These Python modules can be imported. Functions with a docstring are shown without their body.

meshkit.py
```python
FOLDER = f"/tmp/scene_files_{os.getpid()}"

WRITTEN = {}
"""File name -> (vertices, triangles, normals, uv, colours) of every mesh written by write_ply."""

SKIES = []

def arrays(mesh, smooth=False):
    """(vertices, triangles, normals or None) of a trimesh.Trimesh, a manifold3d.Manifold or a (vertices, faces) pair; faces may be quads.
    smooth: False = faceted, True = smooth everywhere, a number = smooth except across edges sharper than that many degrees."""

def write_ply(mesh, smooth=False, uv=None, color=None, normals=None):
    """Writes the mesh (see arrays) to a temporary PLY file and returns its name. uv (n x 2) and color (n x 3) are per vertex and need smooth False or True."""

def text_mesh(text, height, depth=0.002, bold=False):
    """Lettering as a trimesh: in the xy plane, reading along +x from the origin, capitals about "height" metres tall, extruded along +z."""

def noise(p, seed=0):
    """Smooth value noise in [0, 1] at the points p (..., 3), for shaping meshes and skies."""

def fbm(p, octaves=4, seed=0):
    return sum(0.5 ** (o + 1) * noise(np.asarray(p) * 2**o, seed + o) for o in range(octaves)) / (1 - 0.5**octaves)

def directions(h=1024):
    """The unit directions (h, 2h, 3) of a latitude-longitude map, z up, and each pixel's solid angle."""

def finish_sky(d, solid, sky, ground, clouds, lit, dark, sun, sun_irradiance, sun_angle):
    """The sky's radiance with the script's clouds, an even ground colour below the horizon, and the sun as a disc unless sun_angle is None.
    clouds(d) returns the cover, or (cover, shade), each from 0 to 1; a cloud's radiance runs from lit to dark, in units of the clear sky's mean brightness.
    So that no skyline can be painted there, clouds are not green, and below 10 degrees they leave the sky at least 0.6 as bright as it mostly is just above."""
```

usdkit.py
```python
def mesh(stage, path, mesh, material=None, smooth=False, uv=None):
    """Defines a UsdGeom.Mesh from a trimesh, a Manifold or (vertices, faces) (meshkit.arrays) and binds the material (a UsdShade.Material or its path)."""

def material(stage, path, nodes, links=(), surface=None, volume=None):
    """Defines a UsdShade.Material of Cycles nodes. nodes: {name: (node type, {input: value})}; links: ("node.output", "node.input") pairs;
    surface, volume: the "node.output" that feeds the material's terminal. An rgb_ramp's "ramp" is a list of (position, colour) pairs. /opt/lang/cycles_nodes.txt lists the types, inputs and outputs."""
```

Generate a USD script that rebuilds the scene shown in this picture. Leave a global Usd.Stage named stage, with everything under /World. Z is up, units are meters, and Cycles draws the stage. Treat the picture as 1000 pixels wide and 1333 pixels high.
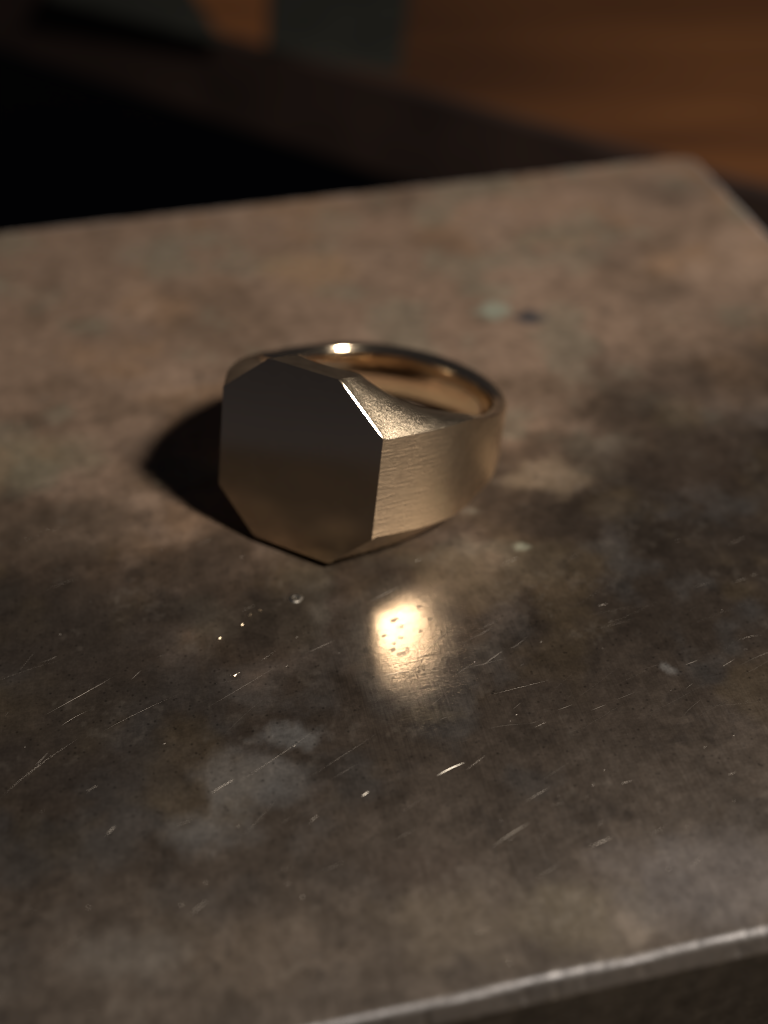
import math
import numpy as np
import trimesh
import usdkit
import meshkit
from manifold3d import Manifold, CrossSection
from pxr import Usd, UsdGeom, UsdLux, UsdShade, Gf, Sdf, Vt

MM = 0.001
rng = np.random.default_rng(7)
stage = Usd.Stage.CreateInMemory()
UsdGeom.SetStageUpAxis(stage, 'Z')
UsdGeom.SetStageMetersPerUnit(stage, 1.0)
UsdGeom.Xform.Define(stage, '/World')
UsdGeom.Scope.Define(stage, '/World/Looks')

# ---------------------------------------------------------------- camera (all design lengths below are millimetres)
PITCH, ROLL, DIST, FPX = 0.708, -0.017, 101.0, 1597.6
c_, s_ = math.cos(PITCH), math.sin(PITCH)
FWD, UP0, RT0 = np.array([0, c_, -s_]), np.array([0, s_, c_]), np.array([1.0, 0, 0])
RT = math.cos(ROLL) * RT0 + math.sin(ROLL) * UP0
UP = -math.sin(ROLL) * RT0 + math.cos(ROLL) * UP0
EYE = -FWD * DIST
cam = UsdGeom.Camera.Define(stage, '/World/camera')
M = np.eye(4)
M[0, :3], M[1, :3], M[2, :3], M[3, :3] = RT, UP, -FWD, EYE * MM
cam.AddTransformOp().Set(Gf.Matrix4d(M.tolist()))
cam.CreateHorizontalApertureAttr(36.0)
cam.CreateVerticalApertureAttr(48.0)
cam.CreateFocalLengthAttr(FPX / 1000 * 36.0)
cam.CreateFocusDistanceAttr(0.0855)
cam.CreateFStopAttr(57.5 / 3.0)
cam.CreateClippingRangeAttr((0.005, 100.0))
cam.CreateExposureAttr(0.0)


def at(px, py, z=0.0):
    """the point of the horizontal plane z (mm) seen at that place of the picture"""
    d = FWD + (px - 500) / FPX * RT - (py - 666.5) / FPX * UP
    return EYE + (z - EYE[2]) / d[2] * d


# ---------------------------------------------------------------- light: one small warm bench lamp to the right, dim room
LDIR = np.array([0.55, -0.33, 0.77])
LDIR /= np.linalg.norm(LDIR)
LAMP_AT = np.array([0.0, -3.0, 6.0]) + LDIR * 260.0
lamp = UsdLux.DiskLight.Define(stage, '/World/bench_lamp_light')
zl = LDIR
xl = np.cross([0, 0, 1.0], zl); xl /= np.linalg.norm(xl)
yl = np.cross(zl, xl)
ML = np.eye(4)
ML[0, :3], ML[1, :3], ML[2, :3], ML[3, :3] = xl, yl, zl, LAMP_AT * MM
lamp.AddTransformOp().Set(Gf.Matrix4d(ML.tolist()))
lamp.CreateRadiusAttr(0.019)
lamp.CreateColorAttr(Gf.Vec3f(1.0, 0.905, 0.79))
lamp.CreateIntensityAttr(308.0)
lamp.CreateNormalizeAttr(False)

usdkit.material(stage, '/World/Looks/room', {
    'bg': ('background_shader', {'color': (0.86, 0.85, 1.0), 'strength': 0.018})}, [], surface='bg.background')
dome = UsdLux.DomeLight.Define(stage, '/World/room_light')
UsdShade.MaterialBindingAPI.Apply(dome.GetPrim()).Bind(UsdShade.Material.Get(stage, '/World/Looks/room'))


# ---------------------------------------------------------------- helpers
def tag(prim, label=None, cat=None, group=None, kind=None):
    for k, v in (('label', label), ('category', cat), ('group', group), ('kind', kind)):
        if v:
            prim.SetCustomDataByKey(k, v)
    return prim


def thing(name, matrix=None):
    x = UsdGeom.Xform.Define(stage, '/World/' + name)
    if matrix is not None:
        x.AddTransformOp().Set(Gf.Matrix4d(np.asarray(matrix).tolist()))
    return x.GetPrim()


def add(parent, name, v, f, mat, smooth=False):
    base = (str(parent.GetPath()) if parent else '/World') + '/'
    n, k = name, 1
    while stage.GetPrimAtPath(base + n):
        n = f'{name}_{k:03d}'
        k += 1
    return usdkit.mesh(stage, base + n, (np.asarray(v, float) * MM, f), '/World/Looks/' + mat, smooth=smooth)


def primvar(mesh, name, values):
    values = np.asarray(values, np.float32)
    api = UsdGeom.PrimvarsAPI(mesh)
    if values.ndim == 2:
        api.CreatePrimvar(name, Sdf.ValueTypeNames.Color3fArray, 'vertex').Set(Vt.Vec3fArray.FromNumpy(values))
    else:
        api.CreatePrimvar(name, Sdf.ValueTypeNames.FloatArray, 'vertex').Set(Vt.FloatArray.FromNumpy(values))


# ---------------------------------------------------------------- materials
GOLD = (0.94, 0.765, 0.555)


def gold(name, rough, scale, mscale, strength, dist, rot=(0, 0, 0), detail=3, rough_var=0.08, nrough=0.6, tone=1.0):
    """Brushed gold: fine relief from noise stretched along the brushing direction (object coordinates, metres)."""
    nodes = {
        'tc': ('texture_coordinate', {}),
        'mp': ('mapping', {'rotation': rot, 'scale': mscale}),
        'n': ('noise_texture', {'scale': scale, 'detail': detail, 'roughness': nrough}),
        'n2': ('noise_texture', {'scale': 900.0, 'detail': 3.0}),
        'rr': ('map_range', {'from_min': 0.3, 'from_max': 0.7, 'to_min': rough - rough_var, 'to_max': rough + rough_var}),
        'b': ('bump', {'strength': strength, 'distance': dist}),
        'p': ('principled_bsdf', {'base_color': tuple(tone * c for c in GOLD), 'metallic': 1.0}),
    }
    links = [('tc.object', 'mp.vector'), ('mp.vector', 'n.vector'), ('tc.object', 'n2.vector'), ('n2.fac', 'rr.value'), ('rr.result', 'p.roughness'),
             ('n.fac', 'b.height'), ('b.normal', 'p.normal')]
    usdkit.material(stage, '/World/Looks/' + name, nodes, links, surface='p.BSDF')


gold('gold_face', 0.15, 9000.0, (1.0, 0.02, 1.0), 0.3, 0.00001, rough_var=0.02)
gold('gold_blasted', 0.32, 5200.0, (1, 1, 1), 1.0, 0.00008, detail=3, rough_var=0.03, nrough=0.85, tone=0.52)
gold('gold_grains', 0.36, 6000.0, (1, 1, 1), 0.5, 0.00002, rough_var=0.03)
gold('gold_satin', 0.245, 7000.0, (0.07, 1.0, 0.07), 1.0, 0.00003, rot=(0.3, 0.0, 0.3), rough_var=0.02)
gold('gold_polished', 0.07, 2500.0, (1, 1, 1), 0.05, 0.000005, rough_var=0.02)
gold('gold_inner', 0.125, 6000.0, (0.15, 1.0, 0.15), 0.15, 0.000006, rough_var=0.02)
gold('gold_edge', 0.16, 6000.0, (1, 1, 1), 0.3, 0.00001, rough_var=0.04)

# steel: colour, roughness and metal share are the patina of the plate itself (primvars), fine grain from nodes
usdkit.material(stage, '/World/Looks/steel', {
    'col': ('attribute', {'attribute': 'patina'}),
    'rou': ('attribute', {'attribute': 'gloss'}),
    'met': ('attribute', {'attribute': 'bare'}),
    'tc': ('texture_coordinate', {}),
    'mp': ('mapping', {'rotation': (0, 0, -0.45), 'scale': (0.08, 1.0, 1.0)}),
    'ns': ('noise_texture', {'scale': 7000.0, 'detail': 3.0, 'roughness': 0.65}),
    'ng': ('noise_texture', {'scale': 3500.0, 'detail': 4.0, 'roughness': 0.7}),
    'nm': ('noise_texture', {'scale': 900.0, 'detail': 5.0, 'roughness': 0.65}),
    'sp': ('voronoi_texture', {'scale': 1500.0}),
    'spr': ('map_range', {'from_min': 0.06, 'from_max': 0.2, 'to_min': 0.5, 'to_max': 1.0, 'clamp': True}),
    'gr': ('map_range', {'from_min': 0.25, 'from_max': 0.75, 'to_min': 0.75, 'to_max': 1.25}),
    'gm': ('map_range', {'from_min': 0.3, 'from_max': 0.7, 'to_min': 0.84, 'to_max': 1.16}),
    'm1': ('math', {'math_type': 'multiply'}),
    'm2': ('math', {'math_type': 'multiply'}),
    'vm': ('vector_math', {'math_type': 'scale'}),
    'ad': ('math', {'math_type': 'add'}),
    'b': ('bump', {'strength': 0.35, 'distance': 0.00003}),
    'mp2': ('mapping', {'rotation': (0, 0, 0.30), 'scale': (1.0, 0.04, 1.0)}),
    'nl': ('noise_texture', {'scale': 6000.0, 'detail': 2.0, 'roughness': 0.6}),
    'lr': ('map_range', {'from_min': 0.3, 'from_max': 0.7, 'to_min': 0.84, 'to_max': 1.2}),
    'rr': ('math', {'math_type': 'multiply'}),
    'rl': ('math', {'math_type': 'multiply'}),
    'p': ('principled_bsdf', {}),
}, [('tc.object', 'mp.vector'), ('mp.vector', 'ns.vector'), ('tc.object', 'ng.vector'), ('tc.object', 'nm.vector'),
    ('ng.fac', 'gr.value'), ('nm.fac', 'gm.value'), ('gr.result', 'm1.value1'), ('gm.result', 'm1.value2'),
    ('col.color', 'vm.vector1'), ('tc.object', 'sp.vector'), ('sp.distance', 'spr.value'), ('m1.value', 'm2.value1'), ('spr.result', 'm2.value2'), ('m2.value', 'vm.scale'), ('vm.vector', 'p.base_color'),
    ('ns.fac', 'ad.value1'), ('ng.fac', 'ad.value2'), ('ad.value', 'b.height'), ('b.normal', 'p.normal'),
    ('rou.fac', 'rr.value1'), ('gm.result', 'rr.value2'), ('tc.object', 'mp2.vector'), ('mp2.vector', 'nl.vector'), ('nl.fac', 'lr.value'), ('rr.value', 'rl.value1'), ('lr.result', 'rl.value2'), ('rl.value', 'p.roughness'), ('met.fac', 'p.metallic')], surface='p.BSDF')
usdkit.material(stage, '/World/Looks/scratch_metal', {
    'p': ('principled_bsdf', {'base_color': (0.62, 0.57, 0.50), 'metallic': 1.0, 'roughness': 0.33})}, [], surface='p.BSDF')
usdkit.material(stage, '/World/Looks/faint_scratch', {
    'p': ('principled_bsdf', {'base_color': (0.20, 0.18, 0.16), 'metallic': 1.0, 'roughness': 0.42})}, [], surface='p.BSDF')
usdkit.material(stage, '/World/Looks/dark_wood', {
    'tc': ('texture_coordinate', {}),
    'n': ('noise_texture', {'scale': 60.0, 'detail': 4.0}),
    'r': ('rgb_ramp', {'ramp': [(0.3, (0.022, 0.011, 0.008)), (0.7, (0.040, 0.021, 0.015))]}),
    'p': ('principled_bsdf', {'roughness': 0.7}),
}, [('tc.object', 'n.vector'), ('n.fac', 'r.fac'), ('r.color', 'p.base_color')], surface='p.BSDF')
usdkit.material(stage, '/World/Looks/wood', {
    'tc': ('texture_coordinate', {}),
    'mp': ('mapping', {'scale': (0.15, 1.0, 1.0), 'rotation': (0, 0, 0.6)}),
    'n': ('noise_texture', {'scale': 90.0, 'detail': 5.0, 'roughness': 0.6}),
    'r': ('rgb_ramp', {'ramp': [(0.25, (0.07, 0.024, 0.007)), (0.5, (0.13, 0.047, 0.013)), (0.75, (0.185, 0.072, 0.020))]}),
    'b': ('bump', {'strength': 0.3, 'distance': 0.0004}),
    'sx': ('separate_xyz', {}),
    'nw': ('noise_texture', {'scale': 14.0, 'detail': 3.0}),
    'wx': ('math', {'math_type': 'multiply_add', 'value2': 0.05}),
    'age': ('map_range', {'range_type': 'smoothstep', 'from_min': -0.01, 'from_max': 0.105, 'to_min': 0.30, 'to_max': 1.0, 'clamp': True}),  # light falloff painted into the wood colour: darker toward the left
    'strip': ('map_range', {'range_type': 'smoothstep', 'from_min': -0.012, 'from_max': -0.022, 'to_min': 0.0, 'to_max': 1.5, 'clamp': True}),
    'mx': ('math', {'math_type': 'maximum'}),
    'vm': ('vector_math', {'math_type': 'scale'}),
    'p': ('principled_bsdf', {'roughness': 0.6}),
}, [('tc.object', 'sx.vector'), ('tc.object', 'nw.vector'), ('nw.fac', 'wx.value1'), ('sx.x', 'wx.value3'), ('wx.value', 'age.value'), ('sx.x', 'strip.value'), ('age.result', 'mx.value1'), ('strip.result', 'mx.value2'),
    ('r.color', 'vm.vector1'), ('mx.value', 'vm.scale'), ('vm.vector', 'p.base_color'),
    ('tc.object', 'mp.vector'), ('mp.vector', 'n.vector'), ('n.fac', 'r.fac'), ('n.fac', 'b.height'), ('b.normal', 'p.normal')], surface='p.BSDF')
usdkit.material(stage, '/World/Looks/dull_green', {
    'tc': ('texture_coordinate', {}),
    'n': ('noise_texture', {'scale': 120.0, 'detail': 4.0}),
    'r': ('rgb_ramp', {'ramp': [(0.3, (0.011, 0.012, 0.009)), (0.7, (0.021, 0.022, 0.016))]}),
    'p': ('principled_bsdf', {'roughness': 0.7}),
}, [('tc.object', 'n.vector'), ('n.fac', 'r.fac'), ('r.color', 'p.base_color')], surface='p.BSDF')
usdkit.material(stage, '/World/Looks/slab_grey', {  # blue grey of the added slab that the ring face mirrors
    'tc': ('texture_coordinate', {}),
    'n': ('noise_texture', {'scale': 40.0, 'detail': 4.0}),
    'r': ('rgb_ramp', {'ramp': [(0.3, (0.025, 0.027, 0.041)), (0.7, (0.037, 0.040, 0.060))]}),
    'p': ('principled_bsdf', {'roughness': 0.7}),
}, [('tc.object', 'n.vector'), ('n.fac', 'r.fac'), ('r.color', 'p.base_color')], surface='p.BSDF')
usdkit.material(stage, '/World/Looks/dark_floor', {
    'tc': ('texture_coordinate', {}),
    'n': ('noise_texture', {'scale': 12.0, 'detail': 4.0}),
    'r': ('rgb_ramp', {'ramp': [(0.3, (0.008, 0.008, 0.010)), (0.7, (0.016, 0.016, 0.02))]}),
    'p': ('principled_bsdf', {'roughness': 0.9}),
}, [('tc.object', 'n.vector'), ('n.fac', 'r.fac'), ('r.color', 'p.base_color')], surface='p.BSDF')

# ---------------------------------------------------------------- floor, bench board and what lies on it
v = np.array([(-2500, -2500, -700), (2500, -2500, -700), (2500, 2500, -700), (-2500, 2500, -700)], float)
fl = add(None, 'floor', v, [(0, 1, 2), (0, 2, 3)], 'dark_floor')
tag(fl.GetPrim(), kind='structure')


def rounded_slab(poly, z0, z1, r=1.2):
    """Upright slab over a convex outline with rounded top and bottom edges (hull of inset layers)."""
    cs = CrossSection([np.asarray(poly, float)])
    layers = []
    for a in np.linspace(0, math.pi / 2, 5):
        ins, dz = r * (1 - math.cos(a)), r * math.sin(a)
        p = cs.offset(-ins - 1e-4).to_polygons()[0]
        layers += [np.c_[p, np.full(len(p), z1 - r + dz)], np.c_[p, np.full(len(p), z0 + r - dz)]]
    m = Manifold.hull_points(np.vstack(layers)).to_mesh()
    return m.vert_properties[:, :3], m.tri_verts


E0, E1 = np.array([-170.0, 304.0]), np.array([190.0, 20.0])
ed = (E1 - E0) / np.linalg.norm(E1 - E0)
en = np.array([-ed[1], ed[0]])
bench = thing('wooden_bench')
tag(bench, 'orange brown wooden bench top behind the steel block', 'bench')
v, f = rounded_slab([E0 - ed * 250, E1 + ed * 250, E1 + ed * 250 + en * 2.5, E0 - ed * 250 + en * 2.5], -50.5, -29.8, 0.8)
add(bench, 'front_edge', v, f, 'dark_wood', smooth=30)
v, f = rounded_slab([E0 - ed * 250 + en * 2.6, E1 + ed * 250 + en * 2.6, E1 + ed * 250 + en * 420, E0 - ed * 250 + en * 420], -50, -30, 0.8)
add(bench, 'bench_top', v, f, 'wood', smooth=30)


v, f = rounded_slab([(-330, -200), (-15, -200), (-15, 22), (-330, 22)], -42.0, -22.3, 1.0)  # unseen slab, added to give the ring face a cool grey reflection
add(bench, 'added_slab', v, f, 'slab_grey', smooth=30)


def mat_piece(name, pix, label):
    pts = np.array([at(a, b, -29.2)[:2] for a, b in pix])
    hull = trimesh.convex.hull_points(pts) if False else pts
    if np.cross(hull[1] - hull[0], hull[2] - hull[1]) < 0:
        hull = hull[::-1]
    v, f = rounded_slab(hull, -29.99, -29.2, 0.3)
    m = add(None, name, v, f, 'dull_green', smooth=30)
    tag(m.GetPrim(), label, 'metal plate')


mat_piece('dull_plate', [(349, 62), (520, 92), (540, -60), (352, -110)], 'dark grey green flat plate right of the orange strip of bare wood')
mat_piece('dull_plate_001', [(60, -5), (290, 52), (240, -30), (60, -90)], 'dark grey green flat plate left of the orange strip of bare wood')

# ---------------------------------------------------------------- steel bench block
BROT = 0.207
BX0, BX1, BY0, BY1, BH = -41.5, 52.4, -42.8, 58.2, 22.0
cb, sb = math.cos(BROT), math.sin(BROT)
MB = np.eye(4)
MB[0, :3], MB[1, :3] = (cb, sb, 0), (-sb, cb, 0)
block = thing('steel_block', MB)
tag(block, 'worn brown stained square steel block with scratched top under the ring', 'steel block')


def to_block(p):
    p = np.atleast_2d(p)
    return np.c_[cb * p[:, 0] + sb * p[:, 1], -sb * p[:, 0] + cb * p[:, 1]]


def axis(lo, hi, step):
    """positions and heights along one axis: wall, bevel, rounded shoulder, top, and back down"""
    prof = [(0, -BH), (0, -1.1), (0.02, -0.98), (0.10, -0.88), (0.46, -0.36), (0.60, -0.17), (0.74, -0.06), (0.92, -0.012), (1.15, 0.0)]
    inner = np.linspace(lo + 1.15, hi - 1.15, int((hi - lo) / step))[1:-1]
    pos = [lo + a for a, _ in prof] + list(inner) + [hi - a for a, _ in prof[::-1]]
    z = [b for _, b in prof] + [0] * len(inner) + [b for _, b in prof[::-1]]
    return np.array(pos), np.array(z, float)


ax, azx = axis(BX0, BX1, 0.165)
ay, azy = axis(BY0, BY1, 0.165)
GX, GY = np.meshgrid(ax, ay, indexing='ij')
GZ = np.minimum(azx[:, None], azy[None, :])
# knocks and unevenness of the shoulders, a very slight waviness of the top
near = np.minimum.reduce([GX - BX0, BX1 - GX, GY - BY0, BY1 - GY])
P = np.stack([GX, GY, np.zeros_like(GX)], -1)
edge_w = np.exp(-((near - 0.4) / 0.5) ** 2)
dent = (meshkit.fbm(P * 0.5, 5, 3) - 0.5) * 0.38 * edge_w
nick = np.clip(meshkit.noise(P * 1.7, 21) - 0.72, 0, 1) * 1.3 * edge_w
top_w = np.clip((near - 1.0) / 2.0, 0, 1)
GZ = GZ + np.where(GZ > -1.05, dent - nick, 0) + top_w * (meshkit.fbm(P * 0.12, 3, 5) - 0.5) * 0.10
# round the outline's upright corners
cr = 3.0
cx, cy = np.clip(GX, BX0 + cr, BX1 - cr), np.clip(GY, BY0 + cr, BY1 - cr)
dx, dy = GX - cx, GY - cy
q = np.hypot(dx, dy)
big = np.maximum(np.abs(dx), np.abs(dy))
sc = np.where(q > 1e-9, big / np.maximum(q, 1e-9), 1.0)
VX, VY = cx + dx * sc, cy + dy * sc
nx, ny = GX.shape
idx = np.arange(nx * ny).reshape(nx, ny)
quads = np.stack([idx[:-1, :-1], idx[1:, :-1], idx[1:, 1:], idx[:-1, 1:]], -1).reshape(-1, 4)
BV = np.stack([VX, VY, GZ], -1).reshape(-1, 3)
bot = [idx[0, 0], idx[0, -1], idx[-1, -1], idx[-1, 0]]
BF = np.vstack([quads[:, [0, 1, 2]], quads[:, [0, 2, 3]], [[bot[0], bot[1], bot[2]], [bot[0], bot[2], bot[3]]]])
e1, e2 = BV[BF[:, 1]] - BV[BF[:, 0]], BV[BF[:, 2]] - BV[BF[:, 0]]
BF = BF[np.linalg.norm(np.cross(e1, e2), axis=1) > 1e-9]

# patina: oxide share (matt brown) against polished dark steel, stains in real places of the plate
wx, wy = cb * VX - sb * VY, sb * VX + cb * VY
W3 = np.stack([wx, wy, np.zeros_like(wx)], -1)
big_n = meshkit.fbm(W3 * 0.07, 4, 11)
mid_n = meshkit.fbm(W3 * 0.22, 5, 12)
fin_n = meshkit.fbm(W3 * 0.9, 4, 13)
streak = meshkit.fbm(np.stack([wx * 0.25 + wy * 0.1, wy * 1.6 - wx * 0.9, 0 * wx], -1), 4, 17)


def smooth(e0, e1, x):
    t = np.clip((x - e0) / (e1 - e0), 0, 1)
    return t * t * (3 - 2 * t)


# oxide boundary runs from the left edge past the front of the ring and up to the right
bound = np.interp(wx, [-48, -31, -12, 7, 14, 21, 37, 52], [0, -3, -8, -8, -1, 11, 20, 26])
ox = smooth(-15, 19, wy - bound + (mid_n - 0.5) * 20 + (big_n - 0.5) * 14)
front_ox = smooth(-18, -42, wy - 0.22 * wx + (mid_n - 0.5) * 14) * 1.0
brown_far = np.array([0.176, 0.120, 0.086])
brown_dark = np.array([0.105, 0.070, 0.047])
olive = np.array([0.125, 0.092, 0.055])
dark = np.array([0.042, 0.0325, 0.026])
slate = np.array([0.058, 0.054, 0.052])
L = lambda a, b, t: a + (b - a) * t[..., None]
oxide = L(brown_dark, brown_far, smooth(0.28, 0.62, mid_n * 0.6 + big_n * 0.25 + 0.010 * wy))
oxide = L(oxide, np.array([0.20, 0.12, 0.068]), smooth(0.55, 0.75, meshkit.fbm(W3 * 0.12, 4, 31)) * 0.5)
oxide = L(oxide, brown_dark * 0.9, smooth(0.52, 0.72, meshkit.fbm(W3 * 0.2, 5, 77)) * 0.55)
oxide = L(oxide, np.array([0.235, 0.165, 0.122]), smooth(0.54, 0.70, meshkit.fbm(W3 * 0.15, 5, 78)) * 0.5)
oxide = L(oxide, np.array([0.15, 0.13, 0.095]), smooth(0.55, 0.72, meshkit.fbm(W3 * 0.17, 4, 37)) * 0.6)
steel = L(dark, slate, smooth(0.5, 0.72, mid_n) * 0.7)
steel = L(steel, olive * 0.7, smooth(0.52, 0.72, meshkit.fbm(W3 * 0.15, 4, 41)) * 0.5)
steel = L(steel, np.array([0.072, 0.057, 0.046]) * (0.78 + 0.44 * mid_n)[..., None], front_ox)
col = L(steel, oxide, ox)
tide = smooth(0.46, 0.54, meshkit.fbm(W3 * 0.42, 6, 91)) - 0.5
tide2 = smooth(0.55, 0.60, meshkit.fbm(W3 * 0.23, 6, 93))
col = col * (1 + (0.17 * tide - 0.15 * tide2) * (1 - 0.62 * ox))[..., None]
ox = np.maximum(ox, front_ox * 0.6)
col = col * (0.86 + 0.28 * fin_n)[..., None]
rough = 0.30 + 0.26 * ox + (streak - 0.5) * 0.10 + (fin_n - 0.5) * 0.12
bare = 0.48 - 0.36 * ox


def stain(px, py, rx, ry, color, amount, rot=0.0, drough=0.0, dbare=0.0, wobble=0.5):
    global col, rough, bare
    c = at(px, py)
    ca, sa = math.cos(rot), math.sin(rot)
    u, w = (wx - c[0]) * ca + (wy - c[1]) * sa, -(wx - c[0]) * sa + (wy - c[1]) * ca
    d = np.sqrt((u / rx) ** 2 + (w / ry) ** 2) + (meshkit.fbm(W3 * (1.6 / min(rx, ry)), 5, int(px)) - 0.5) * wobble * 2
    a = smooth(1.15, 0.35, d) * amount
    col = col + (np.asarray(color) - col) * a[..., None]
    rough = rough + drough * a
    bare = np.clip(bare + dbare * a, 0, 1)


DK = (0.055, 0.040, 0.032)
stain(870, 250, 6.5, 5.0, DK, 0.45)
stain(690, 412, 2.2, 1.5, (0.03, 0.03, 0.035), 0.9, rot=0.4)
stain(642, 405, 2.0, 1.8, (0.22, 0.26, 0.21), 0.65)
stain(580, 320, 3.5, 3.0, DK, 0.27)
stain(800, 330, 4.5, 4.0, DK, 0.30)
stain(900, 390, 8, 6, DK, 0.22)
stain(840, 500, 9, 5, DK, 0.22)
stain(760, 470, 5, 3, DK, 0.27)
stain(880, 600, 9, 5, (0.07, 0.048, 0.036), 0.35)
stain(170, 580, 4.0, 2.5, DK, 0.30)
stain(60, 690, 8, 4, (0.07, 0.052, 0.038), 0.5)
stain(40, 600, 7, 4, (0.14, 0.125, 0.085), 0.5)
stain(150, 440, 5, 4, DK, 0.18)
stain(400, 350, 6, 5, (0.23, 0.145, 0.078), 0.5)
stain(200, 330, 5, 4, (0.15, 0.13, 0.10), 0.5)
stain(700, 270, 9, 5, (0.24, 0.165, 0.125), 0.45)
stain(470, 300, 6, 4, (0.23, 0.15, 0.105), 0.4)
stain(680, 711, 0.85, 0.6, (0.17, 0.18, 0.14), 0.7, dbare=-0.6, wobble=0.35)
stain(612, 665, 0.9, 0.5, (0.15, 0.13, 0.10), 0.5, dbare=-0.5)
stain(720, 620, 5, 3, (0.17, 0.13, 0.09), 0.5, dbare=-0.5)
stain(620, 760, 5, 3, (0.11, 0.085, 0.06), 0.6, drough=0.1)
stain(330, 1010, 4.2, 3.0, (0.088, 0.085, 0.084), 0.6, drough=0.12, dbare=-0.4)
stain(270, 1080, 3.4, 2.2, (0.085, 0.082, 0.080), 0.55, drough=0.12, dbare=-0.4)
stain(380, 960, 2.6, 1.4, (0.10, 0.10, 0.10), 0.6, drough=0.1, dbare=-0.3)
stain(160, 1240, 4, 2.2, (0.10, 0.09, 0.08), 0.4, dbare=-0.4)
stain(350, 1240, 6, 3, (0.092, 0.070, 0.053), 0.4, dbare=-0.5)
stain(600, 1200, 6, 3.4, (0.090, 0.071, 0.050), 0.45, dbare=-0.5)
stain(760, 1190, 4, 3, (0.098, 0.080, 0.054), 0.5, dbare=-0.5)
stain(820, 1205, 1.5, 0.9, (0.15, 0.122, 0.10), 0.6, rot=-0.9, dbare=-0.5)
stain(930, 1150, 7, 4, (0.092, 0.083, 0.083), 0.5, dbare=-0.3)
stain(560, 1130, 4, 2, (0.06, 0.045, 0.036), 0.6)
stain(110, 830, 13, 8, (0.036, 0.030, 0.026), 0.6)
stain(80, 980, 10, 6, (0.040, 0.033, 0.029), 0.5)
stain(240, 900, 4, 3, (0.055, 0.05, 0.048), 0.4)
stain(870, 870, 0.9, 0.5, (0.16, 0.155, 0.15), 0.6, rot=-0.6)
stain(560, 930, 2.2, 1.2, (0.11, 0.09, 0.065), 0.45)
# the polished patch in front of the ring, with dark pits in it
stain(526, 828, 4.4, 6.2, (0.20, 0.175, 0.15), 0.85, drough=-0.19, dbare=0.40, wobble=0.3)
for px, py in [(512, 808), (516, 806), (523, 816), (522, 830), (513, 838), (511, 846), (526, 850), (530, 846), (552, 782), (545, 790), (520, 852), (547, 822), (560, 806), (500, 828)]:
    stain(px, py, rng.uniform(0.14, 0.26), rng.uniform(0.13, 0.2), (0.05, 0.04, 0.032), rng.uniform(0.75, 0.95), drough=0.4, dbare=-0.8, wobble=0.3)
spk = meshkit.noise(W3 * 2.1, 51) * meshkit.noise(W3 * 0.35, 52)
sp = smooth(0.50, 0.66, spk)
col = L(col, np.array([0.15, 0.13, 0.11]), sp * 0.15)
dk = smooth(0.52, 0.68, meshkit.noise(W3 * 1.7, 61) * meshkit.noise(W3 * 0.3, 62))
col = L(col, np.array([0.022, 0.018, 0.016]), dk * 0.3)
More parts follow.
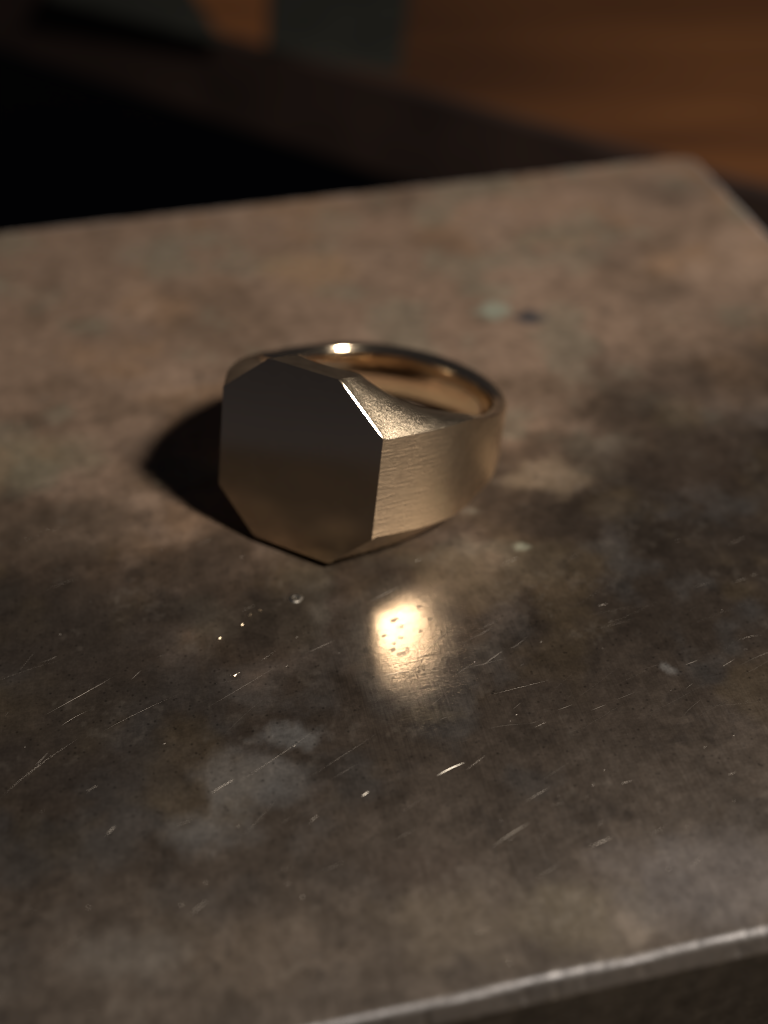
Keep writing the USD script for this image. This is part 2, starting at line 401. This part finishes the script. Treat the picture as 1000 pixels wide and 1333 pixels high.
# worn bright shoulder and darker walls
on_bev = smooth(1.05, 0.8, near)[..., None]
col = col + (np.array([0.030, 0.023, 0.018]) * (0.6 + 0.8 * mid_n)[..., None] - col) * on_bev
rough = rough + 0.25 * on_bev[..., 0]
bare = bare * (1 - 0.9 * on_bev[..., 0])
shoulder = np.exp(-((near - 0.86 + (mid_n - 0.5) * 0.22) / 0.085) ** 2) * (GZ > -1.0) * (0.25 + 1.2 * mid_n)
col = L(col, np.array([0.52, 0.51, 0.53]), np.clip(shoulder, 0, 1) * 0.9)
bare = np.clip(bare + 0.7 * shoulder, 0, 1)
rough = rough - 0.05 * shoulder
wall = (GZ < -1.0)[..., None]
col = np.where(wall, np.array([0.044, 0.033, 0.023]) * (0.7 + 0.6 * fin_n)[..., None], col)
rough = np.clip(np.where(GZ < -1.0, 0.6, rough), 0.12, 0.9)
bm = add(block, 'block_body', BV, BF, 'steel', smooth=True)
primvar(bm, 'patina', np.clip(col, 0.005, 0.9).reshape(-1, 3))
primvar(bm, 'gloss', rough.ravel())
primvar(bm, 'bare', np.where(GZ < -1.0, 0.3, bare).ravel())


def top_z(x, y):
    i, j = np.clip(np.searchsorted(ax, x), 0, nx - 1), np.clip(np.searchsorted(ay, y), 0, ny - 1)
    return GZ[i, j]


def ridge(path_mm, width, height):
    """A scratch: burr with triangular section thrown up along a line (block coordinates), tapering to both ends."""
    p = np.asarray(path_mm, float)
    t = np.gradient(p, axis=0)
    t /= np.linalg.norm(t, axis=1, keepdims=True)
    n = np.c_[-t[:, 1], t[:, 0]]
    k = np.sin(np.linspace(0.08, math.pi - 0.08, len(p))) ** 0.6
    z = top_z(p[:, 0], p[:, 1]) - 0.004
    a = np.c_[p + n * (width / 2 * k)[:, None], z]
    b = np.c_[p, z + 0.004 + height * k]
    c = np.c_[p - n * (width / 2 * k)[:, None], z]
    m = len(p)
    v = np.vstack([a, b, c])
    f = []
    for i in range(m - 1):
        f += [(i, i + m, i + m + 1), (i, i + m + 1, i + 1), (i + m, i + 2 * m, i + 2 * m + 1), (i + m, i + 2 * m + 1, i + m + 1)]
    return v, np.array(f)


def line(p0, p1, bend=0.0, n=9):
    a, b = to_block(at(*p0))[0], to_block(at(*p1))[0]
    t = np.linspace(0, 1, n)[:, None]
    d = b - a
    return a + d * t + np.array([-d[1], d[0]]) * bend * (4 * t * (1 - t))


# named, clearly visible scratches: each a part of the block
SCR = [((569, 1010), (606, 992), 0.03, 0.067), ((471, 1037), (481, 1030), 0, 0.059), ((641, 1103), (692, 1070), 0.02, 0.042),
       ((528, 883), (585, 820), 0.05, 0.038), ((500, 880), (540, 872), 0.03, 0.038), ((533, 880), (552, 858), 0, 0.029),
       ((480, 784), (522, 763), 0.0, 0.025), ((556, 758), (563, 764), 0, 0.025), ((562, 918), (577, 905), 0, 0.025),
       ((622, 828), (642, 816), 0, 0.025), ((400, 850), (440, 832), 0, 0.021),
       ((60, 930), (150, 880), 0, 0.021), ((770, 925), (790, 917), 0, 0.029),
       ((725, 925), (747, 917), 0, 0.025), ((800, 912), (830, 900), 0, 0.021), ((955, 757), (975, 752), 0, 0.025),
       ((930, 757), (900, 765), 0, 0.021), ((540, 850), (563, 806), 0.02, 0.021), ((590, 880), (618, 862), 0, 0.021),
       ((430, 1015), (470, 992), 0, 0.021), ((520, 1060), (560, 1032), 0, 0.021), ((700, 1020), (745, 990), 0, 0.021)]
for p0, p1, bend, w in SCR:
    v, f = ridge(line(p0, p1, bend), w, w * 0.36)
    add(block, 'scratch', v, f, 'scratch_metal' if w > 0.036 else 'faint_scratch')
vs, fs, n0 = [], [], 0
for k in range(260):                                             # hair scratches and dings too fine to tell apart
    px, py = rng.uniform(-20, 1020), rng.uniform(700, 1330)
    if k % 3 == 0:
        px, py = rng.uniform(560, 1000), rng.uniform(680, 1230)
    ln = abs(rng.normal(0, 22)) + 3
    ang = -0.52 + rng.normal(0, 0.22) if rng.random() < 0.72 else rng.uniform(0, 3.1)
    if rng.random() < 0.2:
        ln = rng.uniform(1.5, 4)
    a, b = (px, py), (px + ln * math.cos(ang), py + ln * math.sin(ang))
    if py - 1333 > -0.215 * (px - 430) - 12:
        continue
    if rng.random() < 0.30:
        ln = rng.uniform(50, 150)
        b = (px + ln * math.cos(ang), py + ln * math.sin(ang))
        if b[1] - 1333 > -0.215 * (b[0] - 430) - 12 or b[1] < 660:
            continue
    w = rng.uniform(0.009, 0.016) if ln > 50 else rng.uniform(0.012, 0.028) if ln > 5 else rng.uniform(0.025, 0.06)
    pts = line(a, b, rng.normal(0, 0.03), 6 if ln < 50 else 24)
    if pts[:, 0].min() < BX0 + 1.5 or pts[:, 1].min() < BY0 + 1.5 or pts[:, 0].max() > BX1 - 1.5:
        continue
    v, f = ridge(pts, w, w * rng.uniform(0.08, 0.34))
    vs.append(v); fs.append(f + n0); n0 += len(v)
hs = add(block, 'hair_scratches', np.vstack(vs), np.vstack(fs), 'faint_scratch')
tag(hs.GetPrim(), kind='stuff')
# a small round dent with a raised rim in front of the ring's lowest corner
c = to_block(at(385, 779))[0]
prof = [(0.0, 0.012), (0.16, 0.012), (0.24, 0.05), (0.33, 0.10), (0.43, 0.07), (0.52, 0.012), (0.60, -0.01)]
ang = np.linspace(0, 2 * math.pi, 28, endpoint=False)
v = np.array([(c[0] + r * (1 + 0.1 * math.sin(3 * a + 1)) * math.cos(a), c[1] + r * 0.9 * math.sin(a), top_z(c[0], c[1]) + z * (1 + 0.3 * math.sin(2 * a))) for r, z in prof for a in ang])
f = [(i * 28 + j, (i + 1) * 28 + j, (i + 1) * 28 + (j + 1) % 28) for i in range(6) for j in range(28)] + [(i * 28 + j, (i + 1) * 28 + (j + 1) % 28, i * 28 + (j + 1) % 28) for i in range(6) for j in range(28)]
dm = add(block, 'dent', v, f, 'scratch_metal', smooth=40)
tag(dm.GetPrim(), 'small round dent with a raised shiny rim')

# ---------------------------------------------------------------- tiny gold filings in front of the ring
FIL = [((338, 795), 0.45, 'topmost tiny gold filing left of the round dent'), ((325, 801), 0.5, 'second tiny gold filing below the topmost one, left of the dent'),
       ((315, 814), 0.55, 'bright tiny gold filing third from the dent'), ((285, 832), 0.6, 'pale wide tiny gold filing farthest left on the block'),
       ((306, 879), 0.5, 'tiny gold filing lying lowest, alone toward the front')]
for (px, py), size, label in FIL:
    c = at(px, py)
    b = to_block(c)[0]
    pts = rng.normal(0, 1, (10, 3))
    pts /= np.linalg.norm(pts, axis=1, keepdims=True)
    pts = pts * np.array([size * 0.42, size * 0.2, size * 0.12])
    h = Manifold.hull_points(pts).to_mesh()
    v = h.vert_properties[:, :3]
    a = 0.6 + rng.normal(0, 0.3)
    v = np.c_[v[:, 0] * math.cos(a) - v[:, 1] * math.sin(a), v[:, 0] * math.sin(a) + v[:, 1] * math.cos(a), v[:, 2]]
    v[:, 2] -= v[:, 2].min()
    m = add(None, 'gold_filing', v + np.array([c[0], c[1], top_z(b[0], b[1])]), h.tri_verts, 'gold_grains')
    tag(m.GetPrim(), label, 'metal filing', 'gold filings on the block')

# ---------------------------------------------------------------- the signet ring (local: x across the face, y along the finger hole, z out of the face)
ZF, RI, RO = 12.0, 9.4, 10.94
OCT = dict(top=((2.85, 7.60), (6.95, 3.98)), topl=((2.90, 7.60), (7.05, 4.05)), bot=((3.28, 7.72), (6.95, 4.08)), botl=((3.28, 7.72), (7.05, 4.0)))
FLAT = math.radians(60)


def half_outline(side):
    """(x, z) from the middle of the face round one flank to the middle of the back, and the zone of every column"""
    pts, zone = [], []
    for t in np.linspace(0, 1, 9):
        pts.append((t, -1)); zone.append(0)                      # top facet: x = t * xa
    for t in np.linspace(0, 1, 13)[1:]:
        pts.append((t, -2)); zone.append(1)                      # corner facet
    d = np.array([math.cos(FLAT), -math.sin(FLAT)])
    p0 = np.array([6.95 if side > 0 else 7.05, ZF]); p1 = p0 + d * 3.2
    ctrl = p1 + d * ((RO - p1[0]) / d[0] * 0.92)
    p2 = np.array([RO, 0.0])
    for t in np.linspace(0, 1, 9)[1:]:
        pts.append(tuple(p0 + (p1 - p0) * t)); zone.append(1)
    for t in np.linspace(0, 1, 26)[1:]:
        q = p1 * (1 - t) ** 2 + 2 * ctrl * t * (1 - t) + p2 * t ** 2
        pts.append(tuple(q)); zone.append(1 if q[1] > 3.4 else 2)
    for a in np.linspace(0, math.pi / 2, 61)[1:]:
        pts.append((RO * math.cos(a), -RO * math.sin(a))); zone.append(2)
    return pts, zone


ZS = [-11.0, -8.5, -6.0, -2.0, 1.5, 5.0, 12.0]


def ring_half(side, upper):
    """Grid of points [column][row] from the mid height of the hole wall over the top to the mid height of the outer wall; which row belongs to what."""
    (xa, ya), (xb, yb) = OCT[('top' if upper else 'bot') + ('' if side > 0 else 'l')]
    HALF, ZONE = half_outline(side)
    from scipy.interpolate import PchipInterpolator
    ysf = PchipInterpolator(ZS, [2.2, 2.24, 2.38, 2.9, 3.5, 4.14, yb] if side > 0 else [2.2, 2.18, 2.1, 2.3, 2.85, 3.4, yb])
    flank = [(x, z) for x, z in HALF if z >= 0]
    fz, fx = np.array([p[1] for p in flank])[::-1], np.array([p[0] for p in flank])[::-1]
    s0 = (ya - yb) / (xb - xa)

    def ytop(x, z):
        x = abs(x)
        s = s0 * (np.clip((z - 4) / 8, 0, 1) ** 1.1 if upper else smooth(0.5, 5.5, np.float64(z)))
        if z > 11.99:
            xs = xb
        elif z > 0:
            xs = np.interp(z, fz, fx)
        else:
            xs = RO
        return min(ya - 0.14 * (ZF - z), float(ysf(z)) + s * max(xs - x, 0))

    cols = []
    for (x, z), zn in zip(HALF, ZONE):
        if z == -1:
            x, z = x * xa, ZF
        elif z == -2:
            x, z = xa + (xb - xa) * x, ZF
        on_face = z > ZF - 1e-6
        tr = on_face and side > 0 and upper and xa - 1e-6 < x < xb - 1e-6
        dz = 0.095 if tr else 0.014
        o = np.array([x, z - dz if on_face else z])
        ao = math.atan2(x, z)
        k = np.interp(ao, [0, 0.2356, 0.5236, 1.4, math.pi], [0, 0.135, 0.10, 0, 0])
        inn = np.array([math.sin(ao + k), math.cos(ao + k)]) * RI
        back = smooth(6.0, -5.0, np.float64(z))                 # 0 at the head, 1 at the back of the band
        backi = smooth(7.0, 0.0, np.float64(z))
        ai, bi = 0.05 + (0.55 + 0.7 * math.exp(-((z - 2.4) / 2.8) ** 2)) * backi, 0.05 + 1.75 * backi         # rounding of the hole's rim
        ao_, bo = 0.04 + 0.30 * back, 0.04 + 0.34 * back        # rounding of the outer rim
        w = o - inn
        ln = np.linalg.norm(w); w = w / ln
        rows = []
        yi = ytop(*(inn + w * ai))
        for t in np.linspace(0, 1, 8):
            rows.append((inn, max(0.0, (yi - bi)) * t))
        for t in np.linspace(0, math.pi / 2, 8)[1:]:
            p = inn + w * ai * (1 - math.cos(t))
            rows.append((p, yi - bi + bi * math.sin(t)))
        for t in np.linspace(0, 1, 9)[1:]:
            p = inn + w * (ai + (ln - ai - (0 if on_face else ao_)) * t)
            y = ytop(*p)
            rows.append((p, y))
        if on_face:
            rows += [rows[-1]] * 5 + [(o, rows[-1][1] * t) for t in (np.linspace(1, 0, 9)[1:] if x > xb - 1e-6 else np.ones(8))]   # folded away: the face closes it
        else:
            yo = rows[-1][1]
            yo2 = yo
            for t in np.linspace(0, math.pi / 2, 6)[1:]:
                rows.append((o - w * ao_ * (1 - math.sin(t)), yo2 - bo * (1 - math.cos(t))))
            for t in np.linspace(1, 0, 9)[1:]:
                rows.append((o, (yo2 - bo) * t))
        cols.append([(side * p[0], (1 if upper else -1) * y, p[1]) for p, y in rows])
    return np.array(cols), (xa, ya, xb, yb), ZONE


pieces = {}


def put(key, v, f):
    vs, fs = pieces.setdefault(key, ([], []))
    n = sum(len(x) for x in vs)
    vs.append(v); fs.append(np.asarray(f) + n)


NF = 21                                                          # columns that end on the face (0..20)
face_pts = {}
for side in (1, -1):
    for upper in (True, False):
        G, (xa, ya, xb, yb), ZONE = ring_half(side, upper)
        nc, nr = G.shape[:2]
        flip = (side > 0) != upper
        ids = np.arange(nc * nr).reshape(nc, nr)

        def block_of(c0, c1, r0, r1):
            q = np.stack([ids[c0:c1, r0:r1], ids[c0 + 1:c1 + 1, r0:r1], ids[c0 + 1:c1 + 1, r0 + 1:r1 + 1], ids[c0:c1, r0 + 1:r1 + 1]], -1).reshape(-1, 4)
            f = np.vstack([q[:, [0, 1, 2]], q[:, [0, 2, 3]]])
            return f[:, ::-1] if flip else f

        gv = G.reshape(-1, 3)
        last_corner = max(i for i, z in enumerate(ZONE) if z == 1)
        put('inner', gv, block_of(0, nc - 1, 0, 7))
        put('inner', gv, block_of(last_corner, nc - 1, 7, 14))
        put(f'facet_top{upper}', gv, block_of(0, 8, 7, 22))
        put(f'facet_corner{side}{upper}', gv, block_of(8, last_corner, 7, 22))
        put('shank', gv, block_of(last_corner, nc - 1, 14, 22))
        put('shank', gv, block_of(20, nc - 1, 22, nr - 1))
        # bevel between this rim and the inset face
        rim = G[:NF, 22].copy()
        tr = side > 0 and upper
        t_in = np.full(NF, 0.03)
        m1 = np.array([0.0, 1.0]); e2 = np.array([xb - xa, yb - ya]); m2 = np.array([-e2[1], e2[0]]) / np.linalg.norm(e2)
        ins = []
        for c in range(NF):
            x, y = abs(rim[c, 0]), abs(rim[c, 1])
            if c < 8:
                d = m1 * 0.012
            elif c == 8:
                d = (m1 + m2) / (1 + m1 @ m2) * (0.03 if tr else 0.012)
            elif c < 20:
                d = m2 * (0.060 if tr else 0.012)
            else:
                m3 = np.array([1.0, 0])
                d = (m2 + m3) / (1 + m2 @ m3) * 0.012
            ins.append((side * (x - d[0]), (1 if upper else -1) * (y - d[1]), ZF))
        ins = np.array(ins)
        low = rim[-1] * [1, 0, 1]
        lin = np.array([rim[-1][0] - side * 0.012, 0, ZF])
        rim2, ins2 = np.vstack([rim, low]), np.vstack([ins, lin])
        n = NF + 1
        f = []
        for c in range(n - 1):
            f += [(c, c + 1, n + c + 1), (c, n + c + 1, n + c)]
        f = np.array(f)
        put('bevel', np.vstack([rim2, ins2]), f[:, ::-1] if flip else f)
        fv = np.vstack([[[0, 0, ZF]], ins2])
        f = np.array([(0, c + 1, c + 2) for c in range(n - 1)])
        put('face', fv, f if flip else f[:, ::-1])
parts_ring = {}
for key, (vs, fs) in pieces.items():
    v, f = np.vstack(vs), np.vstack(fs)
    tm = trimesh.Trimesh(v, f, process=False)
    tm.merge_vertices(digits_vertex=6)
    tm.update_faces(tm.area_faces > 1e-9)
    tm.remove_unreferenced_vertices()
    parts_ring[key] = (np.array(tm.vertices), np.array(tm.faces))

YAW = 0.515
# lies on the lower edge of its face and on the back of its band
TILT = math.atan2(7.72 - 2.16, ZF + RO - 0.25)
nh = np.array([-math.sin(YAW), -math.cos(YAW), 0]); up = np.array([0, 0, 1.0])
XA = np.cross(up, nh)
ZA = math.cos(TILT) * nh + math.sin(TILT) * up
YA = math.cos(TILT) * up - math.sin(TILT) * nh
org = np.array([-7.4, -5.1, 0.0]) - (-7.72 * YA + ZF * ZA)
allv = np.vstack([v for v, _ in parts_ring.values()])
world = org + allv @ np.stack([XA, YA, ZA])
lowest = world[world[:, 2].argmin()]
org[2] += top_z(*to_block(lowest[:2])[0]) - lowest[2] + 0.015
MR = np.eye(4)
MR[0, :3], MR[1, :3], MR[2, :3], MR[3, :3] = XA, YA, ZA, org * MM
ring_o = thing('signet_ring', MR)
tag(ring_o, 'gold signet ring with blank octagonal face lying on the steel block', 'ring')
for key, name, mat, sm in (('face', 'signet_face', 'gold_face', False), ('bevel', 'face_bevel', 'gold_edge', 20), ('inner', 'inner_band', 'gold_inner', True), ('shank', 'shank', 'gold_satin', 30),
                           ('facet_topTrue', 'facet', 'gold_blasted', 25), ('facet_corner1True', 'facet', 'gold_blasted', 25), ('facet_corner-1True', 'facet', 'gold_blasted', 25),
                           ('facet_topFalse', 'facet', 'gold_satin', 25), ('facet_corner1False', 'facet', 'gold_satin', 25), ('facet_corner-1False', 'facet', 'gold_satin', 25)):
    v, f = parts_ring[key]
    m = add(ring_o, name, v, f, mat, smooth=sm)
    if key == 'facet_corner1True':
        tag(m.GetPrim(), 'grainy upper right corner facet')
